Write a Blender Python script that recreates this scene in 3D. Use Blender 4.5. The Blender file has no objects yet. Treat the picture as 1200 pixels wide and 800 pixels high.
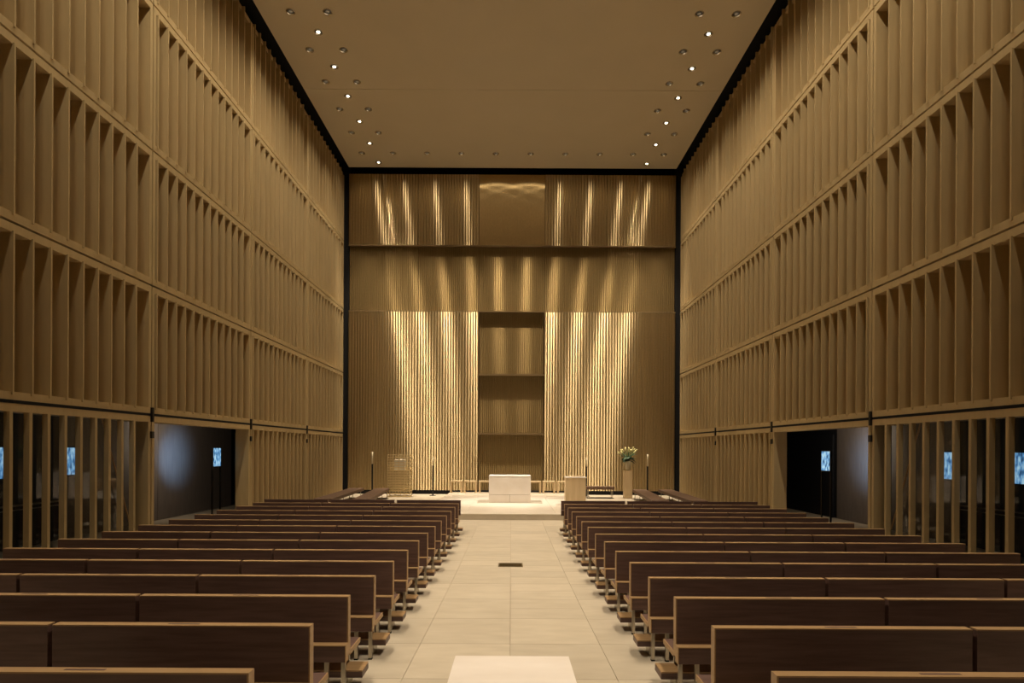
import bpy, bmesh, math, random
from mathutils import Vector, Matrix, Euler

random.seed(7)
sc = bpy.context.scene
COL = sc.collection
R = math.radians

# ------------------------------------------------------------------ camera, world, exposure
EYE = 1.97
cam_d = bpy.data.cameras.new('camera')
cam_d.sensor_fit = 'HORIZONTAL'
cam_d.sensor_width = 36.0
cam_d.lens = 21.0                       # 700 px focal length on a 1200 px wide frame
cam_d.shift_x = 0.0008
cam_d.shift_y = 0.105                   # level camera with a rising front
cam_d.clip_start = 0.05
cam_d.clip_end = 200
cam = bpy.data.objects.new('camera', cam_d)
COL.objects.link(cam)
cam.location = (0, 0, EYE)
cam.rotation_euler = (R(90), R(-0.30), 0)
sc.camera = cam

world = bpy.data.worlds.new('night')
sc.world = world
world.use_nodes = True
world.node_tree.nodes['Background'].inputs[0].default_value = (0.010, 0.013, 0.020, 1)
world.node_tree.nodes['Background'].inputs[1].default_value = 0.25

sc.view_settings.view_transform = 'Standard'
sc.view_settings.look = 'None'
sc.view_settings.gamma = 1.0
sc.view_settings.use_curve_mapping = False
sc.view_settings.exposure = -0.40
sc.cycles.use_denoising = True
sc.cycles.max_bounces = 8
sc.cycles.diffuse_bounces = 5
sc.cycles.glossy_bounces = 3
sc.cycles.sample_clamp_indirect = 4.0
sc.cycles.caustics_reflective = False
sc.cycles.caustics_refractive = False

WARM = (1.0, 0.84, 0.63)
P_NAVE = 1500.0       # each nave downlight
P_SIDE = 320.0        # paired side downlights near the sanctuary
P_CURTAIN = 150.0     # lamps washing the metal curtain
P_BEAM = 6200.0       # their narrow core
P_WASH = 540.0       # lamps of the inner file turned to the louvred walls
P_ALTAR = 4600.0      # narrow spots on the altar

# ------------------------------------------------------------------ materials
MATS = {}

def newmat(name):
    m = bpy.data.materials.new(name)
    m.use_nodes = True
    nt = m.node_tree
    return m, nt, nt.nodes, nt.links, nt.nodes['Principled BSDF']

def simple(name, col, rough=0.5, metal=0.0, spec=0.5, emit=None, strength=0.0):
    m, nt, n, l, b = newmat(name)
    b.inputs['Base Color'].default_value = (*col, 1)
    b.inputs['Roughness'].default_value = rough
    b.inputs['Metallic'].default_value = metal
    b.inputs['Specular IOR Level'].default_value = spec
    if emit:
        b.inputs['Emission Color'].default_value = (*emit, 1)
        b.inputs['Emission Strength'].default_value = strength
    MATS[name] = m
    return m

def grainy(name, c0, c1, scale=(1, 1, 1), nscale=6.0, rough=0.5, bump=0.0, detail=6, per_object=0.0, spec=0.4, lo=0.3, hi=0.7):
    """two-tone noise stretched along an axis: wood, stone, plaster"""
    m, nt, n, l, b = newmat(name)
    tc = n.new('ShaderNodeTexCoord')
    mp = n.new('ShaderNodeMapping'); mp.inputs['Scale'].default_value = scale
    l.new(tc.outputs['Object'], mp.inputs['Vector'])
    vec = mp.outputs['Vector']
    oi = n.new('ShaderNodeObjectInfo')
    if per_object:
        ad = n.new('ShaderNodeVectorMath'); ad.operation = 'ADD'
        ml = n.new('ShaderNodeMath'); ml.operation = 'MULTIPLY'; ml.inputs[1].default_value = 37.0
        l.new(oi.outputs['Random'], ml.inputs[0])
        l.new(vec, ad.inputs[0]); l.new(ml.outputs[0], ad.inputs[1])
        vec = ad.outputs[0]
    nz = n.new('ShaderNodeTexNoise'); nz.inputs['Scale'].default_value = nscale; nz.inputs['Detail'].default_value = detail
    l.new(vec, nz.inputs['Vector'])
    cr = n.new('ShaderNodeValToRGB')
    cr.color_ramp.elements[0].position = lo; cr.color_ramp.elements[0].color = (*c0, 1)
    cr.color_ramp.elements[1].position = hi; cr.color_ramp.elements[1].color = (*c1, 1)
    l.new(nz.outputs['Fac'], cr.inputs['Fac'])
    out = cr.outputs['Color']
    if per_object:
        hs = n.new('ShaderNodeHueSaturation')
        mr = n.new('ShaderNodeMapRange'); mr.inputs['To Min'].default_value = 1 - per_object; mr.inputs['To Max'].default_value = 1 + per_object
        l.new(oi.outputs['Random'], mr.inputs['Value'])
        l.new(mr.outputs[0], hs.inputs['Value']); l.new(out, hs.inputs['Color'])
        out = hs.outputs['Color']
    l.new(out, b.inputs['Base Color'])
    b.inputs['Roughness'].default_value = rough
    b.inputs['Specular IOR Level'].default_value = spec
    if bump:
        bp = n.new('ShaderNodeBump'); bp.inputs['Strength'].default_value = bump; bp.inputs['Distance'].default_value = 0.01
        l.new(nz.outputs['Fac'], bp.inputs['Height']); l.new(bp.outputs['Normal'], b.inputs['Normal'])
    MATS[name] = m
    return m

def brass(name, col, rough, aniso, gloss=0.75, weave=0.15):
    """woven brass: its sheen is narrow along the UV u direction and drawn out across it"""
    m, nt, n, l, b = newmat(name)
    n.remove(b)
    tc = n.new('ShaderNodeTexCoord')
    mp = n.new('ShaderNodeMapping'); mp.inputs['Scale'].default_value = (14, 14, 9)
    l.new(tc.outputs['Object'], mp.inputs['Vector'])
    nz = n.new('ShaderNodeTexNoise'); nz.inputs['Scale'].default_value = 1.6; nz.inputs['Detail'].default_value = 3
    l.new(mp.outputs[0], nz.inputs['Vector'])
    mx = n.new('ShaderNodeMixRGB')
    mx.inputs['Color1'].default_value = (*[c * (1 - weave) for c in col], 1)
    mx.inputs['Color2'].default_value = (*[min(1, c * (1 + weave)) for c in col], 1)
    l.new(nz.outputs['Fac'], mx.inputs['Fac'])
    gl = n.new('ShaderNodeBsdfAnisotropic')
    gl.inputs['Roughness'].default_value = rough
    gl.inputs['Anisotropy'].default_value = aniso
    if aniso:
        tg = n.new('ShaderNodeTangent'); tg.direction_type = 'UV_MAP'; tg.uv_map = 'UVMap'
        l.new(tg.outputs[0], gl.inputs['Tangent'])
    df = n.new('ShaderNodeBsdfDiffuse')
    l.new(mx.outputs[0], gl.inputs['Color']); l.new(mx.outputs[0], df.inputs['Color'])
    ms = n.new('ShaderNodeMixShader'); ms.inputs[0].default_value = gloss
    l.new(df.outputs[0], ms.inputs[1]); l.new(gl.outputs[0], ms.inputs[2])
    l.new(ms.outputs[0], n['Material Output'].inputs[0])
    MATS[name] = m
    return m

grainy('maple', (0.49, 0.37, 0.19), (0.54, 0.41, 0.215), (2, 2, 0.25), 5, 0.55, 0.0, per_object=0.03)
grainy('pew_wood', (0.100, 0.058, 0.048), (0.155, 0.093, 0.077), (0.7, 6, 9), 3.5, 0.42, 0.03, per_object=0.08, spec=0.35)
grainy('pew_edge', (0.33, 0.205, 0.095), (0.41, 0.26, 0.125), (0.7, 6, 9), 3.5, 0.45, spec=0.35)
grainy('limestone', (0.52, 0.45, 0.345), (0.605, 0.53, 0.415), (1, 2.5, 1), 2.2, 0.38, 0.01, per_object=0.07, spec=0.4)
grainy('pale_stone', (0.82, 0.745, 0.67), (0.90, 0.83, 0.765), (1, 2, 1), 1.5, 0.35, per_object=0.02)
grainy('island_stone', (0.68, 0.60, 0.49), (0.75, 0.67, 0.56), (1, 2, 1), 1.5, 0.40, per_object=0.02)
grainy('joint', (0.43, 0.35, 0.245), (0.48, 0.40, 0.285), (1, 1, 1), 4, 0.8)
grainy('plaster', (0.61, 0.525, 0.375), (0.635, 0.545, 0.39), (1, 1, 1), 0.6, 0.8)
grainy('altar_stone', (0.80, 0.72, 0.62), (0.87, 0.80, 0.72), (1, 1, 1), 2.2, 0.45)
grainy('pale_wood', (0.62, 0.47, 0.27), (0.70, 0.54, 0.33), (3, 3, 0.3), 4, 0.5)
grainy('dark_panel', (0.13, 0.105, 0.088), (0.17, 0.14, 0.118), (4, 4, 0.4), 4, 0.42)
simple('black', (0.008, 0.008, 0.009), 0.7, spec=0.2)
simple('black_door', (0.012, 0.012, 0.014), 0.6, spec=0.25)
simple('steel', (0.42, 0.38, 0.31), 0.32, 0.9)
simple('chrome', (0.75, 0.73, 0.68), 0.18, 1.0)
simple('bronze', (0.20, 0.14, 0.06), 0.4, 0.8)
simple('candle_wax', (0.80, 0.72, 0.52), 0.5)
simple('dark_metal', (0.03, 0.028, 0.026), 0.4, 0.6)
simple('lamp_on', (1, 0.95, 0.85), 0.5, emit=(1.0, 0.88, 0.66), strength=9.0)
simple('lamp_dim', (0.25, 0.22, 0.16), 0.3, 0.7, emit=(1.0, 0.82, 0.55), strength=0.10)
simple('vase_clay', (0.46, 0.40, 0.26), 0.5)
simple('leaf', (0.035, 0.075, 0.035), 0.45)
simple('stem', (0.05, 0.12, 0.04), 0.5)
simple('petal', (0.66, 0.60, 0.27), 0.5)
grainy('bench_wood', (0.12, 0.072, 0.048), (0.17, 0.105, 0.07), (6, 0.7, 9), 3.5, 0.5, spec=0.25)
simple('paper', (0.80, 0.76, 0.66), 0.7)
brass('brass_mesh', (0.64, 0.495, 0.275), 0.40, 0.85, 0.90)
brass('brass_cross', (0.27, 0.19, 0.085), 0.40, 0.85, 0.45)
brass('brass_rail', (0.22, 0.155, 0.08), 0.4, 0.0, 0.3)
brass('brass_turned', (0.58, 0.42, 0.20), 0.42, 0.84, 0.75)
brass('brass_wire', (0.80, 0.64, 0.36), 0.4, 0.0, 0.35)

def glass_mat():
    m, nt, n, l, b = newmat('dark_glass')
    n.remove(b)
    tr = n.new('ShaderNodeBsdfTransparent'); tr.inputs[0].default_value = (0.80, 0.83, 0.85, 1)
    gl = n.new('ShaderNodeBsdfGlossy'); gl.inputs['Roughness'].default_value = 0.04; gl.inputs['Color'].default_value = (0.8, 0.8, 0.8, 1)
    fr = n.new('ShaderNodeFresnel'); fr.inputs[0].default_value = 1.5
    mx = n.new('ShaderNodeMixShader')
    ge = n.new('ShaderNodeNewGeometry')
    inv = n.new('ShaderNodeMath'); inv.operation = 'SUBTRACT'; inv.inputs[0].default_value = 1.0
    l.new(ge.outputs['Backfacing'], inv.inputs[1])
    mu = n.new('ShaderNodeMath'); mu.operation = 'MULTIPLY'
    l.new(fr.outputs[0], mu.inputs[0]); l.new(inv.outputs[0], mu.inputs[1])
    l.new(mu.outputs[0], mx.inputs[0]); l.new(tr.outputs[0], mx.inputs[1]); l.new(gl.outputs[0], mx.inputs[2])
    l.new(mx.outputs[0], n['Material Output'].inputs[0])
    MATS['dark_glass'] = m
glass_mat()

def screen_mat():
    m, nt, n, l, b = newmat('screen_picture')
    tc = n.new('ShaderNodeTexCoord'); oi = n.new('ShaderNodeObjectInfo')
    ml = n.new('ShaderNodeMath'); ml.operation = 'MULTIPLY'; ml.inputs[1].default_value = 11.0
    l.new(oi.outputs['Random'], ml.inputs[0])
    ad = n.new('ShaderNodeVectorMath'); ad.operation = 'ADD'
    l.new(tc.outputs['Object'], ad.inputs[0]); l.new(ml.outputs[0], ad.inputs[1])
    mp = n.new('ShaderNodeMapping'); mp.inputs['Scale'].default_value = (1, 2.4, 1.2)
    l.new(ad.outputs[0], mp.inputs['Vector'])
    nz = n.new('ShaderNodeTexNoise'); nz.inputs['Scale'].default_value = 5.5; nz.inputs['Detail'].default_value = 5
    l.new(mp.outputs[0], nz.inputs['Vector'])
    cr = n.new('ShaderNodeValToRGB')
    cr.color_ramp.elements[0].position = 0.36; cr.color_ramp.elements[0].color = (0.03, 0.10, 0.22, 1)
    cr.color_ramp.elements[1].position = 0.62; cr.color_ramp.elements[1].color = (0.58, 0.86, 1.0, 1)
    e = cr.color_ramp.elements.new(0.48); e.color = (0.15, 0.40, 0.72, 1)
    l.new(nz.outputs['Fac'], cr.inputs['Fac'])
    b.inputs['Base Color'].default_value = (0.01, 0.01, 0.012, 1)
    b.inputs['Roughness'].default_value = 0.3
    l.new(cr.outputs[0], b.inputs['Emission Color'])
    b.inputs['Emission Strength'].default_value = 1.15
    MATS['screen_picture'] = m
screen_mat()

# ------------------------------------------------------------------ helpers
def mesh_of(name, verts, faces, mat, smooth=False):
    me = bpy.data.meshes.new(name)
    me.from_pydata([tuple(v) for v in verts], [], faces)
    me.materials.append(MATS[mat])
    if smooth:
        for p in me.polygons: p.use_smooth = True
    me.update()
    return me

BF = [(0, 3, 2, 1), (4, 5, 6, 7), (0, 1, 5, 4), (1, 2, 6, 5), (2, 3, 7, 6), (3, 0, 4, 7)]
def boxes(name, lst, mat, bevel=0.0):
    """lst of (x0,x1,y0,y1,z0,z1)"""
    V, F = [], []
    for (x0, x1, y0, y1, z0, z1) in lst:
        o = len(V)
        V += [(x0, y0, z0), (x1, y0, z0), (x1, y1, z0), (x0, y1, z0), (x0, y0, z1), (x1, y0, z1), (x1, y1, z1), (x0, y1, z1)]
        F += [tuple(o + i for i in f) for f in BF]
    me = mesh_of(name, V, F, mat)
    if bevel:
        bm = bmesh.new(); bm.from_mesh(me)
        bmesh.ops.bevel(bm, geom=list(bm.edges), offset=bevel, segments=1, affect='EDGES', clamp_overlap=True)
        bm.to_mesh(me); bm.free(); me.update()
    return me

def lathe(name, prof, mat, n=20, axis='Z', smooth=True):
    """prof: (r, z) list"""
    V, F = [], []
    for (r, z) in prof:
        for i in range(n):
            a = 2 * math.pi * i / n
            V.append((r * math.cos(a), r * math.sin(a), z))
    for j in range(len(prof) - 1):
        for i in range(n):
            k = (i + 1) % n
            F.append((j * n + i, j * n + k, (j + 1) * n + k, (j + 1) * n + i))
    if prof[0][0] > 1e-4: F.append(tuple(reversed(range(n))))
    if prof[-1][0] > 1e-4: F.append(tuple((len(prof) - 1) * n + i for i in range(n)))
    me = mesh_of(name, V, F, mat)
    if smooth:
        for p in me.polygons: p.use_smooth = len(p.vertices) == 4
    return me

def tube(name, pts, r, mat, n=8):
    V, F = [], []
    pts = [Vector(p) for p in pts]
    for i, p in enumerate(pts):
        d = (pts[min(i + 1, len(pts) - 1)] - pts[max(i - 1, 0)]).normalized()
        u = d.cross(Vector((0.31, 0.95, 0.1))).normalized(); w = d.cross(u)
        rr = r[i] if isinstance(r, (list, tuple)) else r
        for k in range(n):
            a = 2 * math.pi * k / n
            V.append(p + (u * math.cos(a) + w * math.sin(a)) * rr)
    for j in range(len(pts) - 1):
        for i in range(n):
            k = (i + 1) % n
            F.append((j * n + i, j * n + k, (j + 1) * n + k, (j + 1) * n + i))
    F.append(tuple(range(n))); F.append(tuple((len(pts) - 1) * n + i for i in range(n)))
    return mesh_of(name, V, F, mat, True)

def obj(name, me, parent=None, loc=(0, 0, 0), rz=0.0):
    o = bpy.data.objects.new(name, me)
    COL.objects.link(o)
    o.location = loc
    o.rotation_euler = (0, 0, rz)
    if parent: o.parent = parent
    return o

def tag(o, label=None, cat=None, group=None, kind=None):
    if label: o['label'] = label
    if cat: o['category'] = cat
    if group: o['group'] = group
    if kind: o['kind'] = kind
    return o

def empty(name, loc, rz=0.0):
    o = bpy.data.objects.new(name, None); COL.objects.link(o)
    o.location = loc; o.rotation_euler = (0, 0, rz); o.empty_display_size = 0.2
    return o

def struct(name, me, loc=(0, 0, 0)):
    return tag(obj(name, me, None, loc), kind='structure')

ORD = ['first', 'second', 'third', 'fourth', 'fifth', 'sixth', 'seventh', 'eighth', 'ninth', 'tenth', 'eleventh', 'twelfth', 'thirteenth', 'fourteenth', 'fifteenth']

# ------------------------------------------------------------------ proportions of the place
W = 8.6                                        # half width of the nave
YB = 30.53                                     # altar end of the side walls
COLS = [30.53, 25.11, 19.69, 14.27, 8.85]      # seams of the side wall panels
ROWS = [2.745, 5.83, 9.06, 12.55, 16.06]       # heights of the panel rows
CEIL = 16.21
FLOOR_END = -0.335                             # level floor by the altar
FP = [(-3, 0.19), (0, 0.045), (2, -0.03), (4.17, -0.115), (6.1, -0.187), (8.1, -0.253), (10, -0.295), (12, -0.325), (13.6, -0.335), (40, -0.335)]
def floor_z(y):
    """the nave floor falls gently towards the altar, then runs level"""
    for (a, za), (b, zb) in zip(FP, FP[1:]):
        if y <= b:
            t = (y - a) / (b - a)
            return za + (zb - za) * t
    return FP[-1][1]

# ------------------------------------------------------------------ floor
fy = [-3, -1, 0, 1, 2, 3, 4.17, 5, 6.1, 7, 8.1, 9, 10, 11, 12, 12.8, 13.6, 31.2]
V, F = [], []
for y in fy:
    V += [(-8.9, y, floor_z(y) - 0.012), (8.9, y, floor_z(y) - 0.012)]
for i in range(len(fy) - 1):
    F.append((2 * i, 2 * i + 1, 2 * i + 3, 2 * i + 2))
n0 = len(V)
V += [(-8.9, -3, -1.2), (8.9, -3, -1.2), (8.9, 31.2, -1.2), (-8.9, 31.2, -1.2)]
F.append((n0 + 3, n0 + 2, n0 + 1, n0))
floor = struct('floor', mesh_of('floor', V, F, 'joint'))

def slab(x0, x1, y0, y1, top=0.0, mat='limestone'):
    g = 0.0025
    z = [floor_z(y0) + top, floor_z(y1) + top]
    x0 += g; x1 -= g; y0 += g; y1 -= g
    V = [(x0, y0, z[0] - 0.03), (x1, y0, z[0] - 0.03), (x1, y1, z[1] - 0.03), (x0, y1, z[1] - 0.03),
         (x0, y0, z[0]), (x1, y0, z[0]), (x1, y1, z[1]), (x0, y1, z[1])]
    o = obj('floor_slab', mesh_of('floor_slab', V, [(4, 5, 6, 7), (0, 1, 5, 4), (1, 2, 6, 5), (2, 3, 7, 6), (3, 0, 4, 7)], mat), floor)
    return o

ys = [12.3 + 1.125 * k for k in range(-13, 17)]
ST = (-0.57, 0.61, 4.25, 6.23)        # pale memorial slab in the aisle
for y0, y1 in zip(ys, ys[1:]):
    for (x0, x1) in ((-1.0, 0.0), (0.0, 1.0)):
        ym = (y0 + y1) / 2
        if random.random() < 0.42 and not (ST[2] - 1 < ym < ST[3] + 0.4):
            slab(x0, x1, y0, ym); slab(x0, x1, ym, y1)
        else:
            slab(x0, x1, y0, y1)
    for s in (-1, 1):
        a, b = sorted((s * 1.0, s * 2.1)); slab(a, b, y0, y1)
        a, b = sorted((s * 2.1, s * 8.6)); slab(a, b, y0, y1)

slab_y = [ST[2] + (ST[3] - ST[2]) * i / 2 for i in range(3)]
V = []
for y in slab_y: V += [(ST[0], y, floor_z(y) + 0.004), (ST[1], y, floor_z(y) + 0.004)]
for y in slab_y: V += [(ST[0], y, floor_z(y) - 0.02), (ST[1], y, floor_z(y) - 0.02)]
st = obj('memorial_slab', mesh_of('memorial_slab', V, [(0, 1, 3, 2), (2, 3, 5, 4), (6, 7, 1, 0), (4, 5, 11, 10), (0, 2, 8, 6), (2, 4, 10, 8), (7, 9, 3, 1), (9, 11, 5, 3)], 'pale_stone'))
tag(st, 'pinkish white stone slab set flush in the aisle floor at the near edge', 'stone slab')

gz = floor_z(11.8)
gr = empty('floor_grille', (0, 11.8, gz))
tag(gr, 'small rectangular bronze grille let into the aisle floor', 'grille')
obj('frame', boxes('grille_frame', [(-0.24, 0.24, -0.19, -0.165, 0.0, 0.008), (-0.24, 0.24, 0.165, 0.19, 0.0, 0.008), (-0.24, -0.215, -0.165, 0.165, 0.0, 0.008), (0.215, 0.24, -0.165, 0.165, 0.0, 0.008)], 'bronze'), gr)
obj('tray', boxes('grille_tray', [(-0.215, 0.215, -0.165, 0.165, 0.0005, 0.002)], 'dark_metal'), gr)
bar = boxes('grille_bar', [(-0.215, 0.215, -0.012, 0.012, 0.001, 0.007)], 'bronze')
for k in range(7): obj('bar', bar, gr, (0, -0.14 + k * 0.0467, 0))

# raised altar island: one riser across the end of the aisle
IZ = -0.136
IX, IY0, IY1 = 2.95, 19.4, 29.1
isl = struct('floor_island', boxes('island', [(-IX, IX, IY0, IY1, FLOOR_END - 0.05, IZ - 0.02)], 'limestone'))
ny, nx = 8, 4
for i in range(nx):
    for j in range(ny):
        x0 = -IX + 2 * IX * i / nx; x1 = -IX + 2 * IX * (i + 1) / nx
        y0 = IY0 - 0.015 + (IY1 - IY0 + 0.015) * j / ny; y1 = IY0 - 0.015 + (IY1 - IY0 + 0.015) * (j + 1) / ny
        obj('floor_slab', boxes('island_slab', [(x0 + 0.003, x1 - 0.003, y0 + 0.003, y1 - 0.003, IZ - 0.03, IZ)], 'island_stone'), isl)

# ------------------------------------------------------------------ ceiling
ceil = struct('ceiling', boxes('ceiling', [(-8.30, 8.30, -3, 23.69, CEIL, CEIL + 0.12), (-8.30, 8.30, 23.71, 30.28, CEIL, CEIL + 0.12)], 'plaster'))
struct('ceiling_void', boxes('ceiling_void', [(-9.4, 9.4, -3, 31.4, CEIL + 0.45, CEIL + 0.6)], 'black'))

# ------------------------------------------------------------------ side walls
FD, FT = 0.37, 0.034       # louvre depth and thickness
NF = 12
def make_wall(s, side):
    # s: -1 left, +1 right.  backing behind the upper louvres
    a, b = sorted((s * 9.06, s * 9.16))
    wall = struct('wall_' + side, boxes('wall_backing', [(a, b, 8.4, YB + 0.6, ROWS[0], CEIL + 0.5)], 'maple'))
    def xr(d0, d1):      # depth from the nave face outwards -> x range
        return tuple(sorted((s * (W + d0), s * (W + d1))))
    rail = 0.15
    gap = 0.022
    fin_mesh = {}
    for r in range(4):
        z0, z1 = ROWS[r] + gap, ROWS[r + 1] - gap
        for c in range(4):
            y1, y0 = COLS[c] - gap, COLS[c + 1] + gap
            x0, x1 = xr(0.0, 0.42)
            fr = boxes('panel_frame', [(x0, x1, y0, y1, z0, z0 + rail), (*(xr(0.06, 0.42) if r == 3 else (x0, x1)), y0, y1, z1 - rail, z1),
                                       (x0, x1, y0, y0 + 0.09, z0 + rail, z1 - rail), (x0, x1, y1 - 0.09, y1, z0 + rail, z1 - rail)], 'maple')
            fo = obj('panel_frame', fr, wall)
            if r not in fin_mesh:
                fx0, fx1 = xr(-0.03, FD)
                zm = (z0 + z1) / 2
                fin_mesh[r] = boxes('louvre', [(fx0, fx1, -FT / 2, FT / 2, z0 + rail - 0.05 - zm, z1 - (0.0 if r == 3 else rail - 0.02) - zm)], 'maple')
            for k in range(NF):
                y = COLS[c] - 0.63 - 0.42 * k
                obj('louvre', fin_mesh[r], fo, (0, y, (z0 + z1) / 2))
    # the wall goes on towards and behind the viewer: same louvres, out of the picture
    lst = []
    for r in range(4):
        z0, z1 = ROWS[r] + gap, ROWS[r + 1] - gap
        for ya, yb in ((3.43, 8.85), (-2, 3.43)):
            x0, x1 = xr(0.0, 0.42)
            lst += [(x0, x1, ya + gap, yb - gap, z0, z0 + rail), (x0, x1, ya + gap, yb - gap, z1 - rail, z1)]
            fx0, fx1 = xr(-0.03, FD)
            for k in range(13):
                y = ya + (yb - ya) * (k + 0.1) / 13 + 0.05
                lst.append((fx0, fx1, y - FT / 2, y + FT / 2, z0 + rail, z1 - rail))
    x0, x1 = xr(0.46, 0.56)
    lst.append((x0, x1, -3, 8.4, ROWS[0], CEIL + 0.5))
    near = obj('louvre_field', boxes('louvre_field', lst, 'maple'), wall); near['kind'] = 'stuff'
    # bottom row: floor to first joint
    top = ROWS[0] - gap
    head = 0.15
    x0, x1 = xr(0.0, 0.42)
    for c in range(4):
        y1, y0 = COLS[c] - gap, COLS[c + 1] + gap
        zb = -0.6
        if c in (0, 1):       # closed louvres
            fo = obj('panel_frame', boxes('panel_frame', [(x0, x1, y0, y1, top - head, top), (x0, x1, y0, y0 + 0.09, zb, top - head), (x0, x1, y1 - 0.09, y1, zb, top - head)], 'maple'), wall)
            bx0, bx1 = xr(0.43, 0.5)
            obj('backing', boxes('backing', [(bx0, bx1, y0, y1, zb, top)], 'maple'), fo)
            fx0, fx1 = xr(-0.03, FD)
            me = boxes('louvre', [(fx0, fx1, -FT / 2, FT / 2, zb, top - head + 0.02)], 'maple')
            for k in range(NF):
                y = COLS[c] - 0.63 - 0.42 * k
                obj('louvre', me, fo, (0, y, 0))
        elif c == 2:          # opening into the ambulatory
            obj('panel_frame', boxes('panel_frame', [(x0, x1, y0, y1, top - head, top), (x0, x1, y0, y0 + 0.10, zb, top - head), (x0, x1, y1 - 0.10, y1, zb, top - head)], 'maple'), wall)
        else:                 # slender posts in front of glass
            fo = obj('panel_frame', boxes('panel_frame', [(x0, x1, y0, y1, top - head, top), (x0, x1, y1 - 0.09, y1, zb, top - head), (x0, x1, y0, y0 + 0.09, zb, top - head)], 'maple'), wall)
            fx0, fx1 = xr(-0.02, 0.085)
            me = boxes('post', [(fx0, fx1, -0.034, 0.034, zb, top - head)], 'maple')
            for k in range(NF):
                y = COLS[c] - (0.66 if s < 0 else 0.575) - 0.42 * k
                obj('post', me, fo, (0, y, 0))
            gx0, gx1 = xr(0.33, 0.338)
            pm = boxes('glass_pane', [(gx0, gx1, 0.006, (y1 - y0 - 0.18) / 3 - 0.006, zb, top - head)], 'dark_glass')
            for k in range(3):
                obj('glass_pane', pm, fo, (0, y0 + 0.09 + k * (y1 - y0 - 0.18) / 3, 0))
    obj('tension_rod', tube('tension_rod', [(s * 8.83, 12.88, 2.58), (s * 8.83, 13.86, 0.16)], 0.018, 'pew_edge'), wall)
    # near side, out of the picture
    obj('plinth', boxes('plinth', [(*xr(0.0, 0.3), -3, 8.84, -0.6, top)], 'maple'), wall)
    # steel brackets at the crossings of the lowest joint
    bm_ = boxes('bracket', [(*xr(-0.05, 0.01), -0.035, 0.035, -0.17, 0.17), (*xr(-0.045, 0.01), -0.05, 0.05, -0.56, -0.40)], 'dark_metal')
    for y in COLS[1:4]:
        obj('bracket', bm_, wall, (0, y, ROWS[0]))
    jn = boxes('joint_strip', [(*xr(-0.004, 0.012), COLS[-1], COLS[0] - 0.05, -0.03, 0.03)], 'black')
    obj('joint_strip', jn, wall, (0, 0, ROWS[0]))
    # dark shadow joint where the side wall meets the curtain
    return wall
make_wall(-1, 'left')
make_wall(1, 'right')

# black strips standing in for shade in the corner gaps, dark space behind
for s, nm in ((-1, 'gap_shade_1'), (1, 'gap_shade_2')):
    a, b = sorted((s * 8.34, s * 8.66))
    struct(nm, boxes('corner_joint', [(a, b, YB + 0.02, YB + 0.3, -0.5, CEIL + 0.4)], 'black'))
struct('wall_back', boxes('wall_back', [(-9.6, 9.6, 31.2, 31.35, -1, CEIL + 0.6)], 'black'))
struct('wall_rear', boxes('wall_rear', [(-9.2, 9.2, -3.2, -3.0, -1, CEIL + 0.6)], 'black'))

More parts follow.
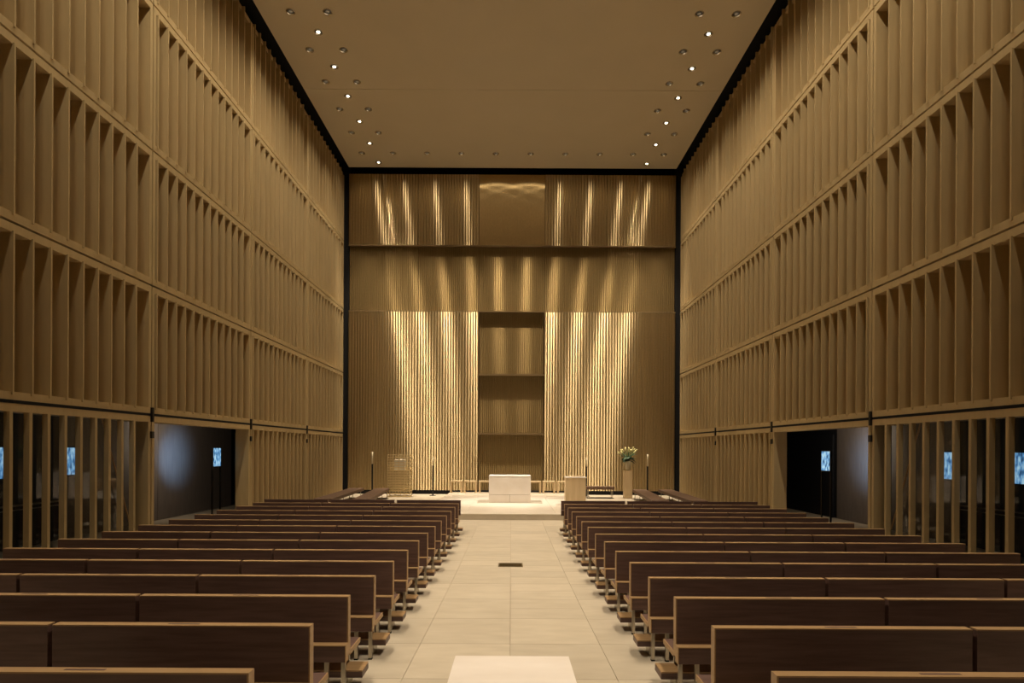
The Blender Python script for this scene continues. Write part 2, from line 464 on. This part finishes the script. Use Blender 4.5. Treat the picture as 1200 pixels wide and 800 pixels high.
# ------------------------------------------------------------------ ambulatory
AZ = -0.36
for s, side in ((-1, 'left'), (1, 'right')):
    a, b = sorted((s * 8.92, s * 11.6))
    struct('floor_ambulatory_' + side, boxes('amb_floor', [(a, b, -3, 31.2, AZ - 0.2, AZ)], 'joint'))
    a, b = sorted((s * 9.03, s * 11.6))
    struct('ceiling_ambulatory_' + side, boxes('amb_ceiling', [(a, b, -3, 31.2, 2.78, 2.95)], 'dark_panel'))
    a, b = sorted((s * 11.3, s * 11.45))
    wl = struct('wall_outer_' + side, boxes('outer_wall', [(a, b, -3, 31.2, AZ, 2.78)], 'black_door'))
    a, b = sorted((s * 11.24, s * 11.30))
    if s < 0:
        pieces = [(15.0, 19.0), (19.02, 24.0)]
    else:
        pieces = [(15.0, 20.6)]
    for y0, y1 in pieces:
        obj('wall_panel', boxes('wall_panel', [(a, b, y0, y1, AZ + 0.01, 2.72)], 'dark_panel'), wl)
    # handrail along the outer glass in the near bay
    hx = s * 11.1
    hr = empty('handrail', (hx, 11.5, AZ))
    tag(hr, 'thin dark metal handrail seen through the glass, %s ambulatory' % side, 'handrail')
    obj('rail', tube('rail', [(0, -3.5, 1.0), (0, 3.4, 1.0)], 0.022, 'steel'), hr)
    obj('rail', tube('rail', [(0, -3.5, 0.9), (0, 3.4, 0.9)], 0.012, 'steel'), hr)
    pm = tube('rail_post', [(0, 0, 0), (0, 0, 1.0)], 0.018, 'dark_metal')
    for k in range(4): obj('rail_post', pm, hr, (0, -3.4 + k * 2.25, 0))
    # added fill lamp above the doorway, brightens the ambulatory wall
    lp = empty('ambulatory_fill_lamp', (s * 9.55, 17.6, 2.78)); tag(lp, 'added unseen fill lamp for the %s ambulatory wall, hidden behind the doorway head' % side, 'lamp')
    obj('ring', lathe('ring', [(0.09, 0.0), (0.09, -0.012), (0.07, -0.012), (0.06, 0.0)], 'chrome', 16), lp)
    obj('lens', lathe('lens', [(0.06, -0.002), (0.03, -0.008), (0.0, -0.010)], 'lamp_dim', 12), lp)
    ld = bpy.data.lights.new('ambulatory_fill_beam', 'SPOT'); ld.energy = 260; ld.color = (1.0, 0.86, 0.68); ld.spot_size = R(125); ld.spot_blend = 1.0; ld.shadow_soft_size = 0.05
    lo = bpy.data.objects.new('ambulatory_fill_beam', ld); COL.objects.link(lo); lo.parent = lp; lo.location = (0, 0, -0.05)
    lo.rotation_euler = Vector((s * 3.2, 2.6, -1.2)).to_track_quat('-Z', 'Y').to_euler()

    # dark door at the far end of the ambulatory
    d = empty('door_1' if s < 0 else 'door_2', (s * 11.2, 25.9 if s < 0 else 22.9, AZ))
    d['kind'] = 'structure'
    hw = 1.6 if s < 0 else 2.1
    a, b = sorted((0, s * 0.06))
    obj('door_leaf', boxes('door_leaf', [(a, b, -hw, hw, 0.0, 2.9)], 'black_door', 0.006), d)
    hb = obj('push_bar', tube('push_bar', [(-s * 0.07, hw - 0.55 if s > 0 else -hw + 0.1, 0.68), (-s * 0.07, hw - 0.1 if s > 0 else -hw + 0.55, 0.68)], 0.022, 'chrome'), d)

# screens on slim posts (stations along the ambulatory)
def screen(s, y, label, glow=False):
    root = empty('picture_screen', (s * 9.5, y, AZ))
    tag(root, label, 'screen', 'lit picture screens in the ambulatories')
    zc = 1.97 - 0.31 - AZ
    hw, hh = 0.23, 0.29
    case = obj('casing', boxes('casing', [(-0.025, 0.025, -hw - 0.03, hw + 0.03, zc - hh - 0.03, zc + hh + 0.03)], 'dark_metal', 0.004), root)
    obj('display', boxes('display', [(-0.032, -0.0255, -hw, hw, zc - hh, zc + hh)], 'screen_picture'), case)
    obj('display', boxes('display', [(0.0255, 0.032, -hw, hw, zc - hh, zc + hh)], 'screen_picture'), case)
    pm = boxes('post', [(-0.02, 0.02, -0.02, 0.02, 0, zc + hh)], 'dark_metal')
    for e in (-1, 1): obj('post', pm, root, (0, e * (hw + 0.03), 0))
    if glow:  # added spot behind the casing, throws the blue glow on the outer wall
        gd = bpy.data.lights.new('rear_glow_spot', 'SPOT'); gd.energy = 300; gd.color = (0.27, 0.54, 1.0)
        gd.spot_size = R(72); gd.spot_blend = 1.0; gd.shadow_soft_size = 0.05
        go = bpy.data.objects.new('rear_glow_spot', gd); COL.objects.link(go); go.parent = root
        go.location = (s * 0.06, 0, zc); go.rotation_euler = Vector((s, 0.35, 0)).to_track_quat('-Z', 'Y').to_euler()
    obj('foot', boxes('foot', [(-0.12, 0.12, -hw - 0.08, hw + 0.08, 0, 0.015)], 'dark_metal'), root)
screen(-1, 19.25, 'lit blue picture screen on two posts inside the left doorway', True)
screen(-1, 12.95, 'lit blue picture screen between the slender posts left of the left doorway')
screen(-1, 11.05, 'lit blue picture screen cut off by the left edge of the picture')
screen(1, 18.0, 'lit blue picture screen on two posts inside the right doorway', True)
screen(1, 13.05, 'lit blue picture screen between the slender posts right of the right doorway')
screen(1, 11.1, 'lit blue picture screen cut off by the right edge of the picture')

# ------------------------------------------------------------------ metal curtain behind the altar
YC = 30.40
def corrugated(name, x0, x1, z0, z1, y, lam, slope, mat, vertical=True, strip=0.56, depth=0.035):
    """upright strips, each bowed a little, with V-shaped grooves between them"""
    nw = max(1, round((x1 - x0) / lam))
    lam = (x1 - x0) / nw
    V, F, SM = [], [], []
    w = lam * strip / 2
    for i in range(nw):
        c = x0 + lam * (i + 0.5)
        o = len(V)
        for t in (-1, -0.5, 0, 0.5, 1):
            yy = y + slope * w * t * t / 2
            V += [(c + w * t, yy, z0), (c + w * t, yy, z1)]
        for k in range(4):
            F.append((o + 2 * k, o + 2 * k + 2, o + 2 * k + 3, o + 2 * k + 1)); SM.append(True)
        for (xa, xb, ya, yb) in ((c - lam / 2, c - w, y + depth, y), (c + w, c + lam / 2, y, y + depth)):
            o = len(V)
            V += [(xa, ya, z0), (xb, yb, z0), (xb, yb, z1), (xa, ya, z1)]
            F.append((o, o + 1, o + 2, o + 3)); SM.append(False)
    me = mesh_of(name, V, F, mat)
    for p, sm in zip(me.polygons, SM): p.use_smooth = sm
    uv = me.uv_layers.new(name='UVMap')
    for lp in me.loops:
        v = me.vertices[lp.vertex_index].co
        uv.data[lp.index].uv = (v.x, v.z) if vertical else (v.z, v.x)
    return me

cur = empty('metal_curtain', (0, YC, FLOOR_END))
tag(cur, 'tall golden woven metal curtain with a dim cross behind the altar', 'curtain')
def cpart(name, me):
    o = obj(name, me, cur); o.location = (0, 0, -FLOOR_END); return o
CX0, CX1 = -1.69, 1.66
ZT, ZB1, ZB0, ZL = 15.93, 12.31, 8.96, -0.14
XE = 8.33
RD = 0.18        # the cross is set back behind the side fields
AMP = 0.035
for (x0, x1) in ((-XE, -4.8), (-4.79, CX0), (CX1, 4.8), (4.81, XE)):
    cpart('mesh_panel', corrugated('mesh_panel', x0, x1, ZB1 + 0.02, ZT, 0, 0.14, AMP, 'brass_mesh'))
    cpart('mesh_panel', corrugated('mesh_panel', x0, x1, ZL, ZB0 - 0.02, 0, 0.14, AMP, 'brass_mesh'))
cpart('mesh_panel', corrugated('mesh_panel_turned', CX0 + 0.01, CX1 - 0.01, ZB1 + 0.02, ZT, 0.02, 0.14, 0.01, 'brass_turned', vertical=False, strip=0.96, depth=0.004))
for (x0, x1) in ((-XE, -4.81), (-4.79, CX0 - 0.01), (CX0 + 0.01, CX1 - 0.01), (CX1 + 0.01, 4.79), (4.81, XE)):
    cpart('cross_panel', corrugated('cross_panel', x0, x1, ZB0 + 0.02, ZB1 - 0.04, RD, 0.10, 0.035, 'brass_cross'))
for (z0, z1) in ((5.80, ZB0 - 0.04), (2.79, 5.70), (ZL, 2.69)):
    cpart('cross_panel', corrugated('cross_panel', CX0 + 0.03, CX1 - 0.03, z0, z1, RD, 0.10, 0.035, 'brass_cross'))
cpart('rail', boxes('rail', [(-XE, XE, -0.015, RD, ZB1 - 0.03, ZB1 + 0.012)], 'brass_rail'))
cpart('rail', boxes('rail', [(-XE, XE, 0.01, RD, ZB0 - 0.02, ZB0 + 0.03)], 'brass_rail'))
for z in (5.75, 2.74):
    cpart('rail', boxes('rail', [(CX0, CX1, -0.005, RD, z - 0.045, z + 0.045)], 'brass_rail'))
cpart('backing', boxes('backing', [(-XE, XE, RD + 0.05, RD + 0.1, FLOOR_END, ZT + 0.1)], 'brass_rail'))
cpart('plinth', boxes('plinth', [(-XE, XE, 0.02, RD + 0.05, FLOOR_END, ZL)], 'black'))

# ------------------------------------------------------------------ lamps
ring_me = lathe('ring', [(0.150, 0.0), (0.150, -0.018), (0.128, -0.018), (0.118, 0.0)], 'chrome', 20)
refl_me = lathe('reflector', [(0.118, -0.002), (0.085, 0.05), (0.05, 0.07)], 'chrome', 20)
lens_on = lathe('lens', [(0.062, -0.006), (0.045, -0.022), (0.0, -0.028)], 'lamp_on', 16)
lens_dim = lathe('lens', [(0.070, -0.004), (0.045, -0.016), (0.0, -0.020)], 'lamp_dim', 16)

def downlight(x, y, power, label, group, on=True, aim=None, cone=95, blend=0.9, radius=0.035, fixture=True, core=None):
    z = CEIL
    if fixture:
        root = empty('recessed_downlight', (x, y, z))
        tag(root, label, 'downlight', group)
        obj('ring', ring_me, root)
        obj('lens', lens_on if on else lens_dim, root)
    else:
        root = None
    beams = [(power, aim, cone, blend)] if power > 0 else []
    if core: beams.append((core[0], core[1], core[2], 1.0))
    for power, aim, cone, blend in beams:
        ld = bpy.data.lights.new('downlight_beam', 'SPOT')
        ld.energy = power; ld.color = (1.0, 0.90, 0.78) if cone <= 24 else WARM; ld.spot_size = R(cone); ld.spot_blend = blend; ld.shadow_soft_size = radius
        lo = bpy.data.objects.new('downlight_beam', ld); COL.objects.link(lo)
        d = (Vector(aim) if aim else Vector((x, y, 0))) - Vector((x, y, z))
        lo.rotation_euler = d.to_track_quat('-Z', 'Y').to_euler()
        if root:
            lo.parent = root; lo.location = (0, 0, -0.06)
        else:
            lo.location = (x, y, z - 0.06)
    return root

for s, side in ((-1, 'left'), (1, 'right')):
    for k in range(6):
        y = 20.45 + 1.86 * k
        if k < 6:
            downlight(s * 6.68, y, P_NAVE * (0.35 if k == 5 else 0.75), 'bright ceiling downlight in the middle file on the %s, %s from the altar wall' % (side, ORD[5 - k]), 'bright downlights in the ceiling', True, aim=(s * 2.2, y - 1.5, 0), cone=62, blend=1.0)
        y2 = 19.5 + 1.86 * k
        if k < 5:
            downlight(s * 7.28, y2, P_SIDE, 'dull chrome ceiling downlight in the outer file on the %s, %s from the altar wall' % (side, ORD[5 - k]), 'dull downlights in the ceiling', False, aim=(s * 8.3, y2 + 3.0, 4.0), cone=95, blend=1.0)
            aim = (s * 0.3, 23.0 + 0.5 * k, 0) if k in (1, 3) else (s * 8.3, y2 + 3.5, 4.0)
            downlight(s * 6.07, y2, P_ALTAR if k in (1, 3) else P_SIDE, 'dull chrome ceiling downlight in the inner file on the %s, %s from the altar wall' % (side, ORD[4 - k]), 'dull downlights in the ceiling', False, aim=aim, cone=20 if k in (1, 3) else 80, blend=0.8)
    for k in range(8):
        y = 17.64 - 1.86 * k
        downlight(s * 6.07, y, P_WASH, 'ceiling downlight turned to the %s wall, %s beyond the upper picture edge' % (side, ORD[k]), 'nave downlights above the picture', False, aim=(s * 8.4, y + 4.0, 4.0), cone=112, blend=1.0, radius=0.12)
    # the same lamps go on over the nave, above the upper edge of the picture
    for k in range(10):
        y = 18.59 - 1.86 * k
        downlight(s * 6.68, y, P_NAVE * (0.72 if k < 3 else 1.0 if k < 5 else 1.15), 'ceiling downlight over the nave, %s side, %s beyond the upper picture edge' % (side, ORD[k]), 'nave downlights above the picture', True, aim=(s * 1.6, y + 0.6, 0), cone=56, blend=1.0)

xs = [-7.28, -5.77, -4.13, -2.48, -0.81, 0.87, 2.54, 4.19, 5.80, 7.28]
for i, x in enumerate(xs):
    downlight(x, 28.8, P_CURTAIN, 'small ceiling downlight in the row along the altar wall, %s from the left' % ORD[i], 'downlights along the altar wall', False, aim=(x, 30.2, 2.0), cone=140, blend=1.0, radius=0.04, core=(P_BEAM, (x, 30.4, 1.5), 36))

# ------------------------------------------------------------------ pews
L = 1.84
XP = 1.40
PH = 0.84
def tmesh(fn):
    return fn
def pew_meshes(kx0, kx1, end=0):
    """section spans x 0..SL; kneeler spans kx0..kx1; y forward to the altar, back face at y=0"""
    SL = L - 0.035
    e = 0.010
    M = {}
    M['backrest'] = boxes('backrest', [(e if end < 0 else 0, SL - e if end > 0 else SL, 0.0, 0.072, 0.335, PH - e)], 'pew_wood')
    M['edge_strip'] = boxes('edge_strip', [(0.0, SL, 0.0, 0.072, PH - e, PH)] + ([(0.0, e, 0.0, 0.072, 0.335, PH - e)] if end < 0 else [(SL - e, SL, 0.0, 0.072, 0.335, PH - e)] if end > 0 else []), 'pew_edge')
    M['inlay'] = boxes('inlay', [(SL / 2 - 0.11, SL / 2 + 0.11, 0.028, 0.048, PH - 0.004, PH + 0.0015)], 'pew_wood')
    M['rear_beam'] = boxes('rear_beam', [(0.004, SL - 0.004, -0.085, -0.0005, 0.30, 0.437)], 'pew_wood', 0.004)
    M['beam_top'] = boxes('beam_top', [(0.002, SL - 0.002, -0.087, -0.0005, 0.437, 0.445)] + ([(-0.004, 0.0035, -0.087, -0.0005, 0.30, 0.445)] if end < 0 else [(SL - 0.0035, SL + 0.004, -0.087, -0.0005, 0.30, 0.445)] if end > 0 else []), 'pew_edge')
    M['seat'] = boxes('seat', [(0.010, SL - 0.010, 0.076, 0.42, 0.315, 0.358)], 'pew_wood')
    M['seat_edge'] = boxes('seat_edge', [(0.0, 0.010, 0.074, 0.422, 0.314, 0.359)], 'pew_edge')
    M['leg'] = boxes('leg', [(-0.017, 0.017, -0.017, 0.017, 0.0, 0.30)], 'steel')
    M['leg_cap'] = boxes('leg_cap', [(-0.019, 0.019, -0.019, 0.019, 0.0, 0.018)], 'black')
    M['kneeler'] = boxes('kneeler', [(kx0, kx1, 0.10, 0.33, 0.10, 0.155)], 'pew_wood', 0.004)
    M['kneeler_top'] = boxes('kneeler_top', [(kx0 + 0.002, kx1 - 0.002, 0.102, 0.328, 0.155, 0.166)], 'pew_edge')
    M['kneeler_foot'] = boxes('kneeler_foot', [(-0.025, 0.025, 0.13, 0.30, 0.0, 0.10)], 'steel')
    M['kx'] = (kx0, kx1); M['SL'] = SL
    return M
PM = {'inner_left': pew_meshes(0.0, L - 0.035 + 0.10, 1), 'inner_right': pew_meshes(-0.10, L - 0.035, -1), 'mid': pew_meshes(0.0, L - 0.035)}

def pew(x, y, z, kind, label, screen_only=False):
    M = PM[kind]
    root = empty('pew', (x, y, z))
    tag(root, label, 'pew', 'dark wooden pews in rows either side of the aisle')
    bk = obj('backrest', M['backrest'], root)
    obj('edge_strip', M['edge_strip'], bk); obj('inlay', M['inlay'], bk)
    bm_ = obj('rear_beam', M['rear_beam'], root); obj('beam_top', M['beam_top'], bm_)
    st_ = obj('seat', M['seat'], root); obj('seat_edge', M['seat_edge'], st_); obj('seat_edge', M['seat_edge'], st_, (M['SL'] - 0.010, 0, 0))
    SL = M['SL']
    for (lx, ly, hgt) in ((0.03, -0.03, 1), (0.17, -0.045, 1), (SL - 0.03, -0.03, 1), (SL - 0.17, -0.045, 1), (0.10, 0.36, 1.05), (SL - 0.10, 0.36, 1.05)):
        lg = obj('leg', M['leg'], root, (lx, ly, 0))
        if hgt > 1: lg.scale.z = 1.05
        obj('leg_cap', M['leg_cap'], lg)
    kn = obj('kneeler', M['kneeler'], root); obj('kneeler_top', M['kneeler_top'], kn)
    for fx in (M['kx'][0] + 0.16, M['kx'][1] - 0.16): obj('kneeler_foot', M['kneeler_foot'], kn, (fx, 0, 0))
    return root

SECT = ['aisle-end section', 'middle section', 'outer section']
for k in range(14):
    y = 3.20 + 0.98 * k
    z = floor_z(y)
    rowname = 'front row' if k == 13 else 'nearest row' if k == 0 else '%s row from the front' % ORD[13 - k]
    for s, side in ((-1, 'left'), (1, 'right')):
        for j in range(3):
            inner = XP + L * j + (0.03 if s > 0 else 0)
            if inner / y * 700 > 625: continue
            x = -inner - L + 0.035 if s < 0 else inner
            kind = ('inner_left' if s < 0 else 'inner_right') if j == 0 else 'mid'
            pew(x, y, z, kind, 'dark wooden pew %s of the aisle, %s, %s' % (side, rowname, SECT[j]))

# screens in front of the first row
def front_screen(x, label, SL):
    root = empty('pew_screen', (x, 16.58, FLOOR_END)); tag(root, label, 'pew screen', 'screens in front of the first pews')
    obj('panel', boxes('panel', [(0.01, SL - 0.01, 0, 0.04, 0.46, 0.865)], 'pew_wood'), root)
    obj('top_edge', boxes('top_edge', [(0.0, SL, 0, 0.04, 0.865, 0.875)], 'pew_wood'), root)
    obj('ledge', boxes('ledge', [(0.0, SL, -0.16, -0.001, 0.60, 0.625)], 'pew_wood'), root)
    lm = boxes('leg', [(-0.017, 0.017, -0.017, 0.017, 0, 0.87)], 'steel')
    for lx in (0.10, SL - 0.10): obj('leg', lm, root, (lx, 0.06, 0))
for s, side in ((-1, 'left'), (1, 'right')):
    for j in range(3):
        inner = 1.385 + L * j
        SL = L - 0.05
        x = -inner - SL if s < 0 else inner
        front_screen(x, 'dark kneeling screen in front of the first pews %s of the aisle, %s' % (side, SECT[j].replace('section', 'panel')), SL)

# ------------------------------------------------------------------ sanctuary furniture
al = empty('altar', (-0.045, 23.9, IZ + 0.012)); tag(al, 'pale stone block altar on the raised island', 'altar')
aw, ad, ah = 0.82, 0.5, 1.05
g = 0.006
lowm = boxes('stone_block', [(-aw, -g, -ad, ad, 0.0, 0.30)], 'altar_stone', 0.004)
obj('stone_block', lowm, al)
obj('stone_block', lowm, al, (aw + g, 0, 0))
obj('stone_block', boxes('stone_block', [(-aw, aw, -ad, ad, 0.312, ah - 0.045)], 'altar_stone', 0.005), al)
obj('core', boxes('core', [(-aw + 0.03, aw - 0.03, -ad + 0.03, ad - 0.03, 0.02, ah - 0.06)], 'joint'), al)
obj('altar_top', boxes('altar_top', [(-aw - 0.004, aw + 0.004, -ad - 0.004, ad + 0.004, ah - 0.042, ah)], 'altar_stone', 0.006), al)
pl = obj('altar_plinth', boxes('altar_plinth', [(-1.27, 1.27, -0.62, 0.7, 0, 0.012)], 'limestone'), None, (-0.045, 23.9, IZ))
tag(pl, 'thin darker stone plate in the floor under the altar', 'plinth')

am = empty('ambo', (2.44, 22.7, IZ)); tag(am, 'pale wooden block lectern standing right of the altar', 'lectern')
obj('body', boxes('body', [(-0.37, 0.37, -0.28, 0.28, 0.0, 1.03)], 'pale_wood', 0.005), am)
obj('desk_top', boxes('desk_top', [(-0.40, 0.40, -0.30, 0.30, 1.03, 1.07)], 'altar_stone', 0.005), am)
obj('book_rest', boxes('book_rest', [(-0.25, 0.25, -0.05, 0.22, 1.07, 1.10)], 'pale_wood', 0.004), am)
obj('side_panel', boxes('side_panel', [(-0.385, -0.371, -0.28, 0.28, 0.0, 1.03)], 'pale_wood'), am)

def seat_frame(xa, xb, label, wide=False):
    cx = (xa + xb) / 2; hw = (xb - xa) / 2
    root = empty('sanctuary_bench' if wide else 'sanctuary_stool', (cx, 28.7, IZ)); tag(root, label, 'bench' if wide else 'stool', 'pale seats behind the altar')
    t = 0.075; h = 0.58
    obj('seat', boxes('seat', [(-hw, hw, -0.2, 0.2, h - t, h)], 'pale_wood', 0.005), root)
    lm = boxes('leg', [(-t / 2, t / 2, -0.2, 0.2, 0, h - t)], 'pale_wood', 0.004)
    for e in (-1, 1): obj('leg', lm, root, (e * (hw - t / 2), 0, 0))
def px(x, Y): return (x - 599.0) * Y / 700.0
for (a, b, lb) in ((528, 542, 'pale wooden stool behind the altar, leftmost of the row'), (544, 559, 'pale wooden stool left of the altar, next to the long seat'),
                   (636, 650.5, 'pale wooden stool right of the altar, next to the long seat'), (653, 667, 'pale wooden stool half hidden behind the lectern')):
    seat_frame(px(a, 28.7), px(b, 28.7), lb)
seat_frame(px(561.5, 28.7), px(634, 28.7), 'long pale wooden seat mostly hidden behind the altar', True)

def candle_stand(x, y, h, label, clabel, ch=0.58):
    root = empty('candle_stand', (x, y, FLOOR_END)); tag(root, label, 'candle stand', 'slim dark candle stands')
    obj('pole', boxes('pole', [(-0.033, 0.033, -0.033, 0.033, 0.02, h)], 'dark_metal', 0.003), root)
    obj('base', boxes('base', [(-0.14, 0.14, -0.14, 0.14, 0, 0.02)], 'dark_metal', 0.003), root)
    obj('drip_plate', lathe('drip_plate', [(0.05, h), (0.055, h + 0.012)], 'dark_metal', 14), root)
    c = empty('candle', (x, y, FLOOR_END + h + 0.012)); tag(c, clabel, 'candle', 'candles')
    obj('wax', lathe('wax', [(0.034, 0), (0.034, ch - 0.01), (0.024, ch)], 'candle_wax', 14), c)
    obj('wick', tube('wick', [(0, 0, ch), (0.003, 0, ch + 0.025)], 0.004, 'black', 5), c)
candle_stand(-6.62, 28.5, 1.55, 'dark candle stand by the left end of the metal curtain', 'tall cream candle on the leftmost stand')
candle_stand(-3.83, 29.3, 1.46, 'dark candle stand between the wire tabernacle and the stools', 'cream candle on the stand left of the stools', 0.42)
candle_stand(3.70, 29.3, 1.46, 'dark candle stand just behind the lectern', 'cream candle on the stand behind the lectern', 0.42)
candle_stand(6.51, 28.5, 1.50, 'dark candle stand right of the flowers', 'tall cream candle on the rightmost stand')

# wire tabernacle
tb = empty('tabernacle', (-5.33, 28.6, FLOOR_END)); tag(tb, 'see-through golden wire tabernacle column with a white box inside', 'tabernacle')
hw, hd, th = 0.53, 0.30, 2.02
up = boxes('upright', [(-0.012, 0.012, -0.012, 0.012, 0.0, th)], 'brass_wire')
for i in range(5):
    for e in (-1, 1): obj('upright', up, tb, (-hw + 2 * hw * i / 4, e * hd, 0))
hoop = boxes('hoop', [(-hw, hw, -hd - 0.014, -hd + 0.014, 0, 0.04), (-hw, hw, hd - 0.014, hd + 0.014, 0, 0.04), (-hw - 0.014, -hw + 0.014, -hd, hd, 0, 0.04), (hw - 0.014, hw + 0.014, -hd, hd, 0, 0.04)], 'brass_wire')
for k in range(17): obj('hoop', hoop, tb, (0, 0, 0.02 + k * 0.1225))
bx_ = obj('white_box', boxes('white_box', [(-0.23, 0.26, -0.18, 0.18, 1.25, 1.78)], 'paper', 0.006), tb)
obj('door', boxes('door', [(-0.225, 0.01, -0.188, -0.181, 1.26, 1.77)], 'paper'), bx_)
obj('door', boxes('door', [(0.02, 0.255, -0.188, -0.181, 1.26, 1.77)], 'paper'), bx_)
obj('shelf', boxes('shelf', [(-hw, hw, -hd, hd, 1.23, 1.25)], 'brass_wire'), tb)

# pedestal with flowers
pd = empty('flower_pedestal', (5.53, 28.3, FLOOR_END)); tag(pd, 'tall pale wooden pedestal carrying a vase', 'pedestal')
obj('shaft', boxes('shaft', [(-0.185, 0.185, -0.185, 0.185, 0.0, 1.28)], 'pale_wood', 0.005), pd)
obj('cap', boxes('cap', [(-0.19, 0.19, -0.19, 0.19, 1.28, 1.31)], 'pale_wood', 0.004), pd)
vs = obj('vase', lathe('vase', [(0.085, 0), (0.115, 0.08), (0.145, 0.28), (0.155, 0.46), (0.148, 0.47), (0.135, 0.45), (0.11, 0.2)], 'vase_clay', 24), None, (5.53, 28.3, FLOOR_END + 1.31))
tag(vs, 'grey-green vase on the tall pedestal', 'vase')
bq = empty('flower_bouquet', (5.53, 28.3, FLOOR_END + 1.31 + 0.40)); tag(bq, 'bouquet of yellowish flowers with dark leaves in the vase', 'flowers')
bloom = lathe('bloom', [(0.010, 0.0), (0.030, 0.03), (0.040, 0.085), (0.030, 0.14), (0.005, 0.17)], 'petal', 8)
def leaf_mesh(ln, wd):
    V = [(0, 0, 0)]
    for t in (0.25, 0.5, 0.75):
        w_ = wd * math.sin(math.pi * (0.12 + 0.80 * t))
        V += [(ln * t, -w_, -0.35 * ln * t * t), (ln * t, 0, 0.04 - 0.35 * ln * t * t), (ln * t, w_, -0.35 * ln * t * t)]
    V.append((ln, 0, -0.4 * ln))
    F = [(0, 1, 2), (0, 2, 3)]
    for j in (0, 1):
        a = 1 + 3 * j
        F += [(a, a + 3, a + 4, a + 1), (a + 1, a + 4, a + 5, a + 2)]
    F += [(7, 10, 8), (8, 10, 9)]
    me = mesh_of('leaf', V, F, 'leaf', True)
    return me
leaf_a, leaf_b = leaf_mesh(0.46, 0.10), leaf_mesh(0.34, 0.09)
rnd = random.Random(3)
for i in range(20):
    a = i * 2.4; rr = 0.06 + 0.34 * math.sqrt(i / 19)
    tip = Vector((rr * math.cos(a), 0.8 * rr * math.sin(a), 0.60 - 0.20 * (rr / 0.4) ** 2 + rnd.uniform(-0.10, 0.06)))
    stm = obj('stem', tube('stem', [(0.03 * math.cos(a), 0.03 * math.sin(a), -0.04), tuple(tip * 0.5 + Vector((0, 0, 0.06))), tuple(tip)], 0.010, 'stem', 5), bq)
    fl = obj('bloom', bloom, bq, tuple(tip)); fl.rotation_euler = (rnd.uniform(-.3, .3), 0.8 * rr * math.cos(a) / 0.4, 0)
for i in range(20):
    o = obj('leaf', leaf_a if i % 2 else leaf_b, bq, (0.06 * math.cos(i * 0.9), 0.06 * math.sin(i * 0.9), 0.06 + 0.012 * i), i * 0.9)
    o.rotation_euler = (0, rnd.uniform(-0.75, 0.15), i * 2.1)

# bench right of the lectern
def steel_bench(name, x0, x1, y0, y1, top, label, rz=0.0, th=0.14):
    cx, cy = (x0 + x1) / 2, (y0 + y1) / 2; hx, hy = (x1 - x0) / 2, (y1 - y0) / 2
    root = empty(name, (cx, cy, FLOOR_END), rz); tag(root, label, 'bench', 'dark backless benches by the altar')
    obj('seat', boxes('seat', [(-hx, hx, -hy, hy, top - th, top)], 'bench_wood', 0.006), root)
    lm = boxes('leg', [(-0.013, 0.013, -0.013, 0.013, 0.03, top - th)], 'steel')
    along_y = hy > hx
    n = 4 if along_y else 2
    for i in range(n):
        t = -0.86 + 1.72 * i / (n - 1)
        for e in (-0.8, 0.8):
            obj('leg', lm, root, (e * hx, t * hy, 0) if along_y else (t * hx, e * hy, 0))
    if along_y:
        fm = boxes('foot_rail', [(-0.9 * hx, 0.9 * hx, -0.015, 0.015, 0.0, 0.03)], 'dark_metal')
        for i in range(n): obj('foot_rail', fm, root, (0, (-0.86 + 1.72 * i / (n - 1)) * hy, 0))
    else:
        fm = boxes('foot_rail', [(-0.96 * hx, 0.96 * hx, -0.015, 0.015, 0.0, 0.03)], 'dark_metal')
        for e in (-0.8, 0.8): obj('foot_rail', fm, root, (0, e * hy, 0))
steel_bench('sanctuary_bench', 3.55, 4.88, 28.1, 28.55, 0.56, 'short dark bench on steel legs between lectern and pedestal')
ang = math.atan2(0.55, 6.4)
steel_bench('side_bench', -6.06, -5.44, 21.9, 28.0, 0.45, 'long dark side bench left of the altar, the one nearer the altar', ang, 0.13)
steel_bench('side_bench', -7.38, -6.74, 21.9, 28.0, 0.45, 'long dark side bench left of the altar, the one by the louvred wall', ang * 0.6, 0.13)
steel_bench('side_bench', 5.44, 6.06, 21.9, 28.0, 0.45, 'long dark side bench right of the altar, the one nearer the altar', -ang, 0.13)
steel_bench('side_bench', 6.74, 7.38, 21.9, 28.0, 0.45, 'long dark side bench right of the altar, the one by the louvred wall', -ang * 0.6, 0.13)
